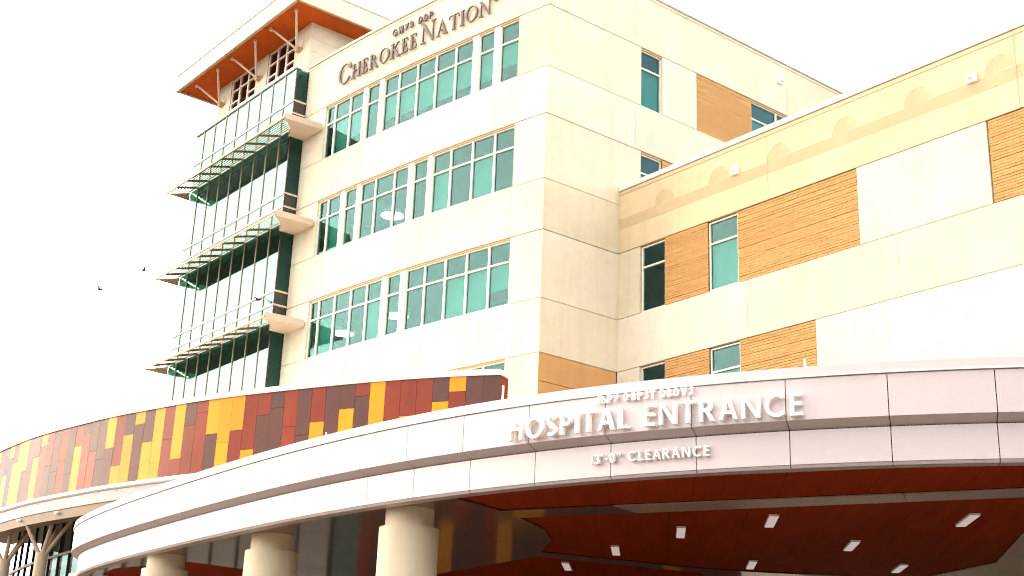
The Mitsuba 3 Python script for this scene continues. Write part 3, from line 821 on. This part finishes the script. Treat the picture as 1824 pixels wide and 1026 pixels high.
trays = [[(-16.05, 11.66), (-16.44, 12.96), (-13.86, 14.19), (-9.47, 16.34), (-9.23, 15.95), (-8.55, 14.85), (-9.0, 14.68), (-9.85, 14.12), (-12.15, 12.90), (-14.05, 12.21)],
         [(-16.71, 13.57), (-17.34, 14.64), (-18.13, 15.46), (-19.51, 16.39), (-18.68, 19.76), (-18.34, 20.41), (-16.3, 23.6), (-13.6, 22.3), (-11.42, 19.58), (-9.6, 17.25), (-9.77, 16.84), (-14.34, 14.68)],
         [(-20.0, 16.7), (-19.05, 20.3), (-20.9, 22.9), (-27.5, 20.3), (-26.5, 17.5)],
         [(-31.0, 12.5), (-29.6, 12.2), (-26.9, 12.75), (-27.2, 15.8), (-29.5, 18.6), (-32.6, 17.6), (-32.6, 14.5)]]
polys = [Polygon(t) for t in trays]
tray_all = unary_union(polys)
soff = ec_poly.difference(tray_all)
ZS = ZB - 0.002
# metal ceiling panels, cut along lines square to the edge
cuts = [J[i] for i in range(0, len(J), 2)]
for a, b in zip(cuts[:-1], cuts[1:]):
    q = [K.at(np.array(a + 0.006), np.array(0.0)), K.at(np.array(b - 0.006), np.array(0.0)), K.at(np.array(b - 0.006), np.array(-4.0)), K.at(np.array(a + 0.006), np.array(-4.0))]
    piece = Polygon([tuple(x) for x in q]).buffer(0).intersection(soff)
    m = 'mat_soffit_metal' if a > 13.5 else 'mat_soffit_matte'
    for gpiece in getattr(piece, 'geoms', [piece]):
        if gpiece.area > 0.02:
            part(EC, 'soffit_panel', slab(gpiece, ZS, ZS + 0.02), m)
nearband = unary_union([Polygon([tuple(x) for x in (K.at(np.array(a), np.array(0.0)), K.at(np.array(b), np.array(0.0)), K.at(np.array(b), np.array(-4.0)), K.at(np.array(a), np.array(-4.0)))]).buffer(0.004) for a, b in zip(cuts[:-1], cuts[1:])])
rest = soff.difference(nearband)
for gpiece in getattr(rest, 'geoms', [rest]):
    if gpiece.area > 0.05:
        left_ = gpiece.intersection(sbox(-60, 0, -17.6, 60))
        right_ = gpiece.difference(sbox(-60, 0, -17.59, 60))
        for pc, m in ((left_, 'mat_soffit_metal'), (right_, 'mat_soffit_matte')):
            for g2 in getattr(pc, 'geoms', [pc]):
                if g2.area > 0.05:
                    part(EC, 'soffit_panel', slab(g2, ZS + 0.002, ZS + 0.02), m)
part(EC, 'ceiling_void', slab(ec_poly, ZB + 0.12, ZB + 0.15), 'mat_gap')
# wood lined trays, in boards
dirv = np.array([-0.707, 0.707])
nrm = np.array([0.707, 0.707])
for t in polys:
    lo = min(np.dot(nrm, p) for p in t.exterior.coords)
    hi = max(np.dot(nrm, p) for p in t.exterior.coords)
    k = lo
    while k < hi:
        c0 = nrm * k
        strip = Polygon([tuple(c0 + dirv * -60), tuple(c0 + dirv * 60), tuple(c0 + nrm * 1.194 + dirv * 60), tuple(c0 + nrm * 1.194 + dirv * -60)])
        pc = t.intersection(strip)
        for g2 in getattr(pc, 'geoms', [pc]):
            if g2.area > 0.02:
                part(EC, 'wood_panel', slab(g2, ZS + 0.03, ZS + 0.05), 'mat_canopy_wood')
        k += 1.2

# concrete columns
for lab, x in (('round concrete column right of the others under the canopy edge', -17.48), ('middle of the three round concrete columns under the canopy', -21.87), ('round concrete column nearest the rounded canopy end', -26.32)):
    c = thing('round_column', lab, 'column', 'round columns under the entrance canopy')
    y = 11.95
    part(c, 'shaft', tube((x, y, 1.0), (x, y, 4.79), 0.475, 0.475, 40), 'mat_column', 40)
    part(c, 'collar', tube((x, y, 4.79), (x, y, ZS - 0.004), 0.385, 0.385, 40), 'mat_column', 40)

# lights in the wood ceiling
mat('mat_lens', prin((0.45, 0.43, 0.42), 0.5))
lights = [(-18.15, 17.05, 'slim ceiling light second from the left under the canopy'), (-15.68, 16.22, 'slim ceiling light third from the left, just below the ceiling beam'), (-13.76, 16.27, 'slim ceiling light fifth from the left, above its neighbours mid ceiling'),
          (-14.36, 19.07, 'slim ceiling light third from the right under the canopy'), (-17.4, 19.95, 'slim ceiling light fourth from the left, low near the far beam'), (-15.44, 21.95, 'slim ceiling light second from the right, deepest under the canopy'), (-11.4, 18.0, 'rightmost slim ceiling light under the canopy'), (-20.6, 18.0, 'leftmost slim ceiling light, alone in the dark tray beyond the beam')]
for x, y, lab in lights:
    k = thing('ceiling_light', lab, 'ceiling light', 'slim lights in the canopy ceiling')
    a, b = np.array([x, y]) + dirv * 0.52, np.array([x, y]) - dirv * 0.52
    part(k, 'housing', bar((*a, ZS + 0.008), (*b, ZS + 0.008), 0.155, 0.03), 'mat_white')
    m = bar((*(a - dirv * 0.02), ZS - 0.014), (*(b + dirv * 0.02), ZS - 0.014), 0.135, 0.012)
    if m.volume < 0:
        m.invert()
    part(k, 'diffuser', m, 'mat_lens', emitter={'type': 'area', 'radiance': {'type': 'rgb', 'value': [0.026, 0.021, 0.020]}})

# ------------------------------------------------------------------ lettering
def stroke(pts, w, cap=2):
    return LineString(pts).buffer(w / 2, cap_style=cap, join_style=2, mitre_limit=3)


def arc(cx, cy, rx, ry, a0, a1, n=24):
    return [(cx + rx * math.cos(math.radians(a)), cy + ry * math.sin(math.radians(a))) for a in np.linspace(a0, a1, n)]


def ring(cx, cy, rx, ry, w, wx_=None):
    wx_ = w if wx_ is None else wx_
    o = Polygon(arc(cx, cy, rx, ry, 0, 360, 40))
    return o.difference(Polygon(arc(cx, cy, rx - wx_, ry - w, 0, 360, 40)))


def sans(ch, w=0.155):
    h = w / 2
    U = unary_union
    R = lambda a, b, c, d: sbox(a, b, c, d)
    if ch == 'H': return U([R(0, 0, w, 1), R(.62, 0, .62 + w, 1), R(0, .45, .7, .45 + w * .9)]), .62 + w
    if ch == 'O': return ring(.5, .5, .5, .52, w), 1.0
    if ch == 'S': return stroke(arc(.27, .74, .20, .19, 40, 270, 18) + arc(.27, .26, .22, .19, 90, -140, 18), w).union(Point(0, 0).buffer(0)), .56
    if ch == 'P': return U([R(0, 0, w, 1), stroke([(h, 1 - h), (.30, 1 - h)] + arc(.30, .70, .22, .30 - h, 90, -90, 14) + [(h, .40 + h)], w)]), .60
    if ch == 'I': return R(0, 0, w, 1), w
    if ch == 'T': return U([R(0, 1 - w * .9, .66, 1), R(.33 - h, 0, .33 + h, 1)]), .66
    if ch == 'A': return U([Polygon([(0, 0), (w, 0), (.40 + h * .9, 1), (.40 - h * .9, 1)]), Polygon([(.80, 0), (.80 - w, 0), (.40 - h * .9, 1), (.40 + h * .9, 1)]), R(.17, .26, .63, .26 + w * .85)]), .80
    if ch == 'L': return U([R(0, 0, w, 1), R(0, 0, .52, w * .9)]), .52
    if ch == 'E': return U([R(0, 0, w, 1), R(0, 0, .52, w * .9), R(0, .46, .49, .46 + w * .85), R(0, 1 - w * .9, .52, 1)]), .53
    if ch == 'N': return U([R(0, 0, w, 1), R(.66, 0, .66 + w, 1), Polygon([(0, 1), (w * 1.1, 1), (.66 + w, 0), (.66 + w - w * 1.1, 0)])]), .66 + w
    if ch == 'R': return U([R(0, 0, w, 1), stroke([(h, 1 - h), (.30, 1 - h)] + arc(.30, .72, .20, .28 - h, 90, -90, 14) + [(h, .44 + h)], w), Polygon([(.22, .50), (.22 + w * 1.15, .50), (.70, 0), (.70 - w * 1.15, 0)])]), .70
    if ch == 'C': return stroke(arc(.52, .5, .52 - h, .52 - h, 48, 312, 34), w), .88
    if ch == '1': return R(.04, 0, .04 + w, 1), .04 + w
    if ch == '3': return stroke(arc(.22, .735, .20, .19, 150, -80, 16) + arc(.22, .28, .23, .21, 80, -150, 16), w), .50
    if ch == '0': return ring(.27, .5, .27, .52, w), .54
    if ch == "'": return Polygon([(0, 1), (w, 1), (w * .55, .68), (w * .1, .68)]), w
    if ch == '"': return U([Polygon([(x, 1), (x + w, 1), (x + w * .7, .68), (x + w * .3, .68)]) for x in (0, w * 1.5)]), w * 2.5
    if ch == '-': return R(0, .36, .24, .36 + w), .24
    # syllabary signs
    if ch == 'dz': return U([stroke([(.42, 1), (.42, h), (.2, h)] + arc(.2, .25, .17, .25 - h, 270, 90, 12) + [(.42, .5 - h)], w), R(.42, 1 - w, .6, 1)]), .60
    if ch == 'h': return U([R(0, 0, w, 1), stroke([(h, .45)] + arc(.32, .40, .22, .22, 150, 0, 12) + [(.54, 0)], w)]), .62
    if ch == 'y': return stroke([(.10, .95), (.32, .45)], w).union(stroke([(.62, 1), (.22, 0)], w)), .68
    if ch == "o'": return U([ring(.36, .5, .36, .5, w), R(.66, .48, .92, .48 + w)]), .92
    if ch == 'B': return U([R(0, 0, w, 1), stroke([(h, 1 - h), (.28, 1 - h)] + arc(.28, .74, .18, .26 - h, 90, -90, 12) + [(h, .48 + h)], w), stroke([(h, .48 + h), (.30, .48 + h)] + arc(.30, .28, .22, .28 - h, 90, -90, 12) + [(h, h)], w)]), .60
    if ch == '-J': return U([stroke([(.46, 1), (.46, .25)] + arc(.26, .25, .20, .25 - h, 0, -150, 12), w), R(.24, 1 - w, .64, 1)]), .64
    if ch == 'D': return U([R(0, 0, w, 1), stroke([(h, 1 - h), (.26, 1 - h)] + arc(.26, .5, .34, .5 - h, 90, -90, 20) + [(h, h)], w)]), .68
    if ch == 'V': return U([Polygon([(0, 1), (w, 1), (.38 + h * .8, 0), (.38 - h * .8, 0)]), Polygon([(.76, 1), (.76 - w, 1), (.38 - h * .8, 0), (.38 + h * .8, 0)])]), .76
    if ch == 'ob': return U([ring(.36, .5, .36, .5, w), R(-.14, .12, .2, .12 + w)]), .74
    if ch == 'G': return U([stroke(arc(.45, .5, .45 - h, .5 - h, 50, 325, 30), w), stroke([(.80, .42), (.80, .12)], w * .8), R(.52, .38, .88, .38 + w * .8)]), .90
    if ch == 'W': return U([Polygon([(x0, 1), (x0 + w, 1), (x1 + h, 0), (x1 - h, 0)]) for x0, x1 in ((0, .24), (.44 - h, .24), (.44 - h, .66), (.9 - w, .66))]), .90
    if ch == 'yb': return U([ring(.22, .72, .22, .28, w), stroke([(.42, .75), (.34, .25), (.10, .05)], w)]), .50
    if ch == '9': return U([ring(.26, .70, .26, .30, w), stroke([(.50, .70), (.44, .25), (.12, .06)], w)]), .56
    raise KeyError(ch)


def serif(ch):
    U = unary_union
    t, f, sh = .15, .05, .05
    R = lambda a, b, c, d: sbox(a, b, c, d)

    def stem(x, w=t, z0=0.0, z1=1.0):
        return U([R(x, z0, x + w, z1), R(x - .09, z0, x + w + .09, z0 + sh), R(x - .09, z1 - sh, x + w + .09, z1)])
    if ch == 'H': return U([stem(.09), stem(.66), R(.1, .48, .75, .48 + .06)]), .90
    if ch == 'E': return U([stem(.09), R(.1, 0, .58, sh), R(.1, 1 - sh, .55, 1), R(.2, .48, .46, .535), Polygon([(.50, 1), (.56, 1), (.57, .80), (.54, .80)]), Polygon([(.52, 0), (.60, 0), (.64, .22), (.61, .22)]), R(.43, .40, .47, .62)]), .65
    if ch == 'R': return U([stem(.09), ring(.27, .745, .27, .255, .05, .13).intersection(R(.2, 0, 1, 1)), Polygon([(.30, .50), (.47, .50), (.80, 0), (.60, 0)]), R(.60, 0, .86, sh)]), .84
    if ch == 'O': return ring(.48, .5, .48, .52, .055, .14), .96
    if ch == 'K': return U([stem(.09), Polygon([(.24, .46), (.30, .52), (.70, .98), (.62, 1.0)]), R(.55, 1 - sh, .80, 1), Polygon([(.30, .56), (.43, .62), (.86, 0), (.67, 0)]), R(.62, 0, .92, sh)]), .88
    if ch == 'N': return U([R(.12, 0, .18, 1), R(.0, 0, .31, sh), R(.76, 0, .82, 1), R(.64, 1 - sh, .95, 1), Polygon([(.0, 1), (.20, 1), (.84, -.03), (.74, -.03), (.66, .10)]), R(.0, 1 - sh, .16, 1)]), .94
    if ch == 'A': return U([Polygon([(.10, 0), (.16, 0), (.47, .98), (.43, 1.02)]), Polygon([(.84, 0), (.66, 0), (.38, 1.04), (.46, 1.04)]), R(.22, .33, .66, .385), R(.0, 0, .28, sh), R(.58, 0, .94, sh)]), .92
    if ch == 'T': return U([stem(.33), R(.02, 1 - sh, .79, 1), Polygon([(.02, 1), (.06, 1), (.03, .76), (-.01, .76)]), Polygon([(.75, 1), (.80, 1), (.83, .76), (.79, .76)])]), .80
    if ch == 'I': return stem(.09), .34
    if ch == 'C':
        o = ring(.5, .5, .5, .53, .055, .15)
        return U([o.difference(Polygon([(.55, .5), (1.2, 1.02), (1.2, .02)])).difference(R(.86, .30, 1.1, .80)), Polygon([(.84, .98), (.92, .98), (.94, .68), (.86, .70)]), Polygon([(.84, .16), (.93, .26), (.90, .20), (.82, .08)])]), .96
    if ch == '(r)': return U([ring(.5, .5, .5, .5, .10), R(.32, .25, .42, .76), stroke([(.37, .71), (.5, .71)] + arc(.5, .61, .12, .10, 90, -90, 8) + [(.37, .51)], .09), stroke([(.48, .51), (.66, .25)], .09)]), 1.0
    raise KeyError(ch)


def place_letters(holder, c, glyphs, s_left, s_right, z0, h, o, depth, m):
    """glyphs: [(shape, advance, scale)]; set out from s_left (larger s) to s_right, evenly spaced, standing off the face."""
    tot = sum(a * k for _, a, k in glyphs) * h
    gaps = len(glyphs) - 1
    span = s_left - s_right
    stretch = 1.0
    gap = (span - tot) / gaps
    if gap < 0.10 * h:
        stretch = (span - 0.10 * h * gaps) / tot
        gap = 0.10 * h
    x = 0.0
    for shp, adv, k in glyphs:
        if shp is not None:
            q = affinity.scale(shp, h * k * stretch, h * k, origin=(0, 0)).buffer(0)
            ms = [trimesh.creation.extrude_polygon(g_, depth, engine='earcut') for g_ in getattr(q, 'geoms', [q]) if g_.area > 1e-7]
            me = join(ms)
            v = me.vertices
            ss = s_left - x - v[:, 0]
            p = c.at(ss, o + v[:, 2])
            me.vertices = np.c_[p, z0 + v[:, 1]]
            if me.volume < 0:
                me.invert()
            part(holder, 'letter', me, m)
        x += adv * k * h * stretch + gap


# name sign high on the curved front
NS = thing('wall_sign', 'dark serif letters spelling the building name along the curved top of the front', 'sign')
G = []
for i, ch in enumerate('CHEROKEE NATION'):
    if ch == ' ':
        G.append((None, 0.10, 1.0))
    else:
        s_, a_ = serif(ch)
        G.append((s_, a_, 1.34 if i in (0, 9) else 1.0))
place_letters(NS, FRONT, G, 11.93, 2.80, 27.59, 0.66, 0.05, 0.06, 'mat_letter_dark')
s_, a_ = serif('(r)')
place_letters(NS, FRONT, [(s_, a_, 1), (None, .01, 1)], 2.72, 2.35, 28.02, 0.26, 0.05, 0.05, 'mat_letter_dark')
NS2 = thing('wall_sign', 'small dark letters in a native script above the long name sign', 'sign')
G = [(*sans(ch, .17), 1.0) if ch else (None, .45, 1.0) for ch in ('G', 'W', 'y', '9', None, 'D', 'ob', 'P')]
place_letters(NS2, FRONT, G, 8.42, 6.02, 28.60, 0.31, 0.05, 0.06, 'mat_letter_dark')

UP = K.offset(UO)


def up_s(s):      # arc length on the outer face of the upper panels from the one on K
    p = K.at(np.array(s), np.array(UO))
    i = np.argmin(np.hypot(*(UP.q - p).T))
    return UP.L[i]


HS = thing('entrance_sign', 'large white capitals naming the entrance on the upper canopy band', 'sign')
G = [(None, .38, 1.0) if ch == ' ' else (*sans(ch), 1.0) for ch in 'HOSPITAL ENTRANCE']
place_letters(HS, UP, G, 15.28, 11.03, 5.665, 0.295, 0.035, 0.075, 'mat_white')
HS2 = thing('entrance_sign', 'small white letters in a native script above the entrance capitals', 'sign')
G = [(*sans(ch, .19), 1.0) if ch else (None, .25, 1.0) for ch in ('dz', 'h', 'P', 'y', None, "o'", 'B', 'P', '-J', 'T', None, 'D', 'B', 'ob', 'V', '-J')]
place_letters(HS2, UP, G, 13.88, 12.46, 6.05, 0.105, 0.03, 0.04, 'mat_white')
HS3 = thing('clearance_sign', 'white height clearance lettering on the lower canopy band', 'sign')
G = [(None, .30, 1.0) if ch == ' ' else (*sans(ch, .17), 1.0) for ch in '13\'-0" CLEARANCE']
place_letters(HS3, K, G, 13.96, 12.25, 5.262, 0.135, 0.03, 0.045, 'mat_white')

# ------------------------------------------------------------------ small things
for lab, s, zt_ in (('thin white rod on the canopy roof right of the sign', 11.0, 6.50), ('thin white rod on the canopy roof in front of the dark tile end', 15.63, 6.62), ('thin white rod on the canopy roof before a yellow tile', 19.86, 6.48), ('thin white rod on the canopy roof nearest its rounded end', 24.4, 6.46)):
    k = thing('lightning_rod', lab, 'rod', 'thin rods on the canopy roof')
    p = K.at(np.array(s), np.array(-0.10))
    part(k, 'shaft', tube((*p, 6.30), (*p, zt_), 0.017, 0.015, 10), 'mat_white', 40)
    part(k, 'foot', tube((*p, 6.27), (*p, 6.34), 0.05, 0.03, 12), 'mat_white', 40)
for lab, c, s, z in (('small white wall light on the wing beside the rightmost scroll', WING, wx(-18.03), 19.67), ('small white wall light on the wing above the wide brick panel', WING, wx(-26.78), 19.68), ('small white wall light high on the side wall under the roofline', SIDE, sy(39.48), 28.45)):
    k = thing('wall_light', lab, 'wall light', 'white wall lights')
    part(k, 'body', prof(c, s - 0.15, s + 0.15, [(0.0, z - 0.13), (0.10, z - 0.13), (0.13, z - 0.02), (0.10, z + 0.13), (0.0, z + 0.13)]), 'mat_white')
    part(k, 'lens', cbox(c, s - 0.08, s + 0.08, 0.128, 0.140, z - 0.06, z + 0.0), 'mat_bronze')
mat('mat_lamp', prin((0.8, 0.78, 0.72), 0.6))
for lab, x, y, z in (('round lit ceiling lamp in the middle of the third window row', -41.45, 27.15, 17.28), ('round lit ceiling lamp in the left of the third window row', -45.0, 26.9, 17.28), ('round lit ceiling lamp behind the second row of windows', -42.3, 27.15, 21.75)):
    k = thing('ceiling_lamp', lab, 'ceiling lamp', 'round lamps inside the windows')
    part(k, 'drum', tube((x, y, z), (x, y, z + 0.16), 0.48, 0.48, 32), 'mat_white', 40)
    part(k, 'stem', tube((x, y, z + 0.16), (x, y, z + 1.0), 0.025), 'mat_white', 40)
    m = tube((x, y, z - 0.012), (x, y, z - 0.004), 0.46, 0.46, 32)
    if m.volume < 0:
        m.invert()
    part(k, 'diffuser', m, 'mat_lamp', emitter={'type': 'area', 'radiance': {'type': 'rgb', 'value': [1.3, 1.15, 0.85]}})


def bird(lab, pos, yaw, pitch, roll, size, flap):
    k = thing('bird', lab, 'bird', 'birds in flight')
    R = trimesh.transformations.euler_matrix(roll, pitch, yaw)
    R[:3, 3] = pos
    body = trimesh.creation.icosphere(2, 1.0)
    v = body.vertices
    taper = 1 - 0.35 * np.abs(v[:, 0:1]) ** 2
    body.vertices = np.c_[v[:, 0] * 0.30, v[:, 1] * 0.085 * taper[:, 0], v[:, 2] * 0.085 * taper[:, 0]]
    head = trimesh.creation.icosphere(2, 0.065)
    head.apply_translation((0.29, 0, 0.03))
    beak = trimesh.creation.cone(0.02, 0.08)
    beak.apply_transform(trimesh.transformations.rotation_matrix(math.pi / 2, [0, 1, 0]))
    beak.apply_translation((0.34, 0, 0.025))
    body = join([body, head, beak])
    tail = trimesh.creation.extrude_polygon(Polygon([(-0.24, -0.04), (-0.52, -0.10), (-0.50, 0), (-0.52, 0.10), (-0.24, 0.04)]), 0.012, engine='earcut')
    for nm, me in (('body', body), ('tail', tail)):
        me.apply_scale(size)
        me.apply_transform(R)
        part(k, nm, me, 'mat_bird', 40 if nm == 'body' else False)
    for sgn in (1, -1):
        w = trimesh.creation.extrude_polygon(Polygon([(0.14, 0.04), (0.17, 0.22), (0.06, 0.55), (-0.02, 0.50), (-0.08, 0.30), (-0.12, 0.05)]), 0.012, engine='earcut')
        v = w.vertices.copy()
        a = flap * (1 if sgn > 0 else 0.8)
        w.vertices = np.c_[v[:, 0], sgn * v[:, 1] * math.cos(a), v[:, 2] + v[:, 1] * math.sin(a)]
        if sgn < 0:
            w.invert()
        w.apply_scale(size)
        w.apply_transform(R)
        part(k, 'wing', w, 'mat_bird')


bird('dark bird in the open sky, lower and further left', (-73.17, 27.02, 26.10), 2.2, -0.2, 0.5, 0.76, 0.6)
bird('dark bird in the open sky nearer the glass bay', (-72.32, 29.20, 27.60), 0.9, 0.25, 0.9, 0.54, 0.9)
bird('dark bird passing in front of the glass bay', (-47.44, 24.2, 18.66), 0.4, 0.0, 0.2, 0.5, 0.4)
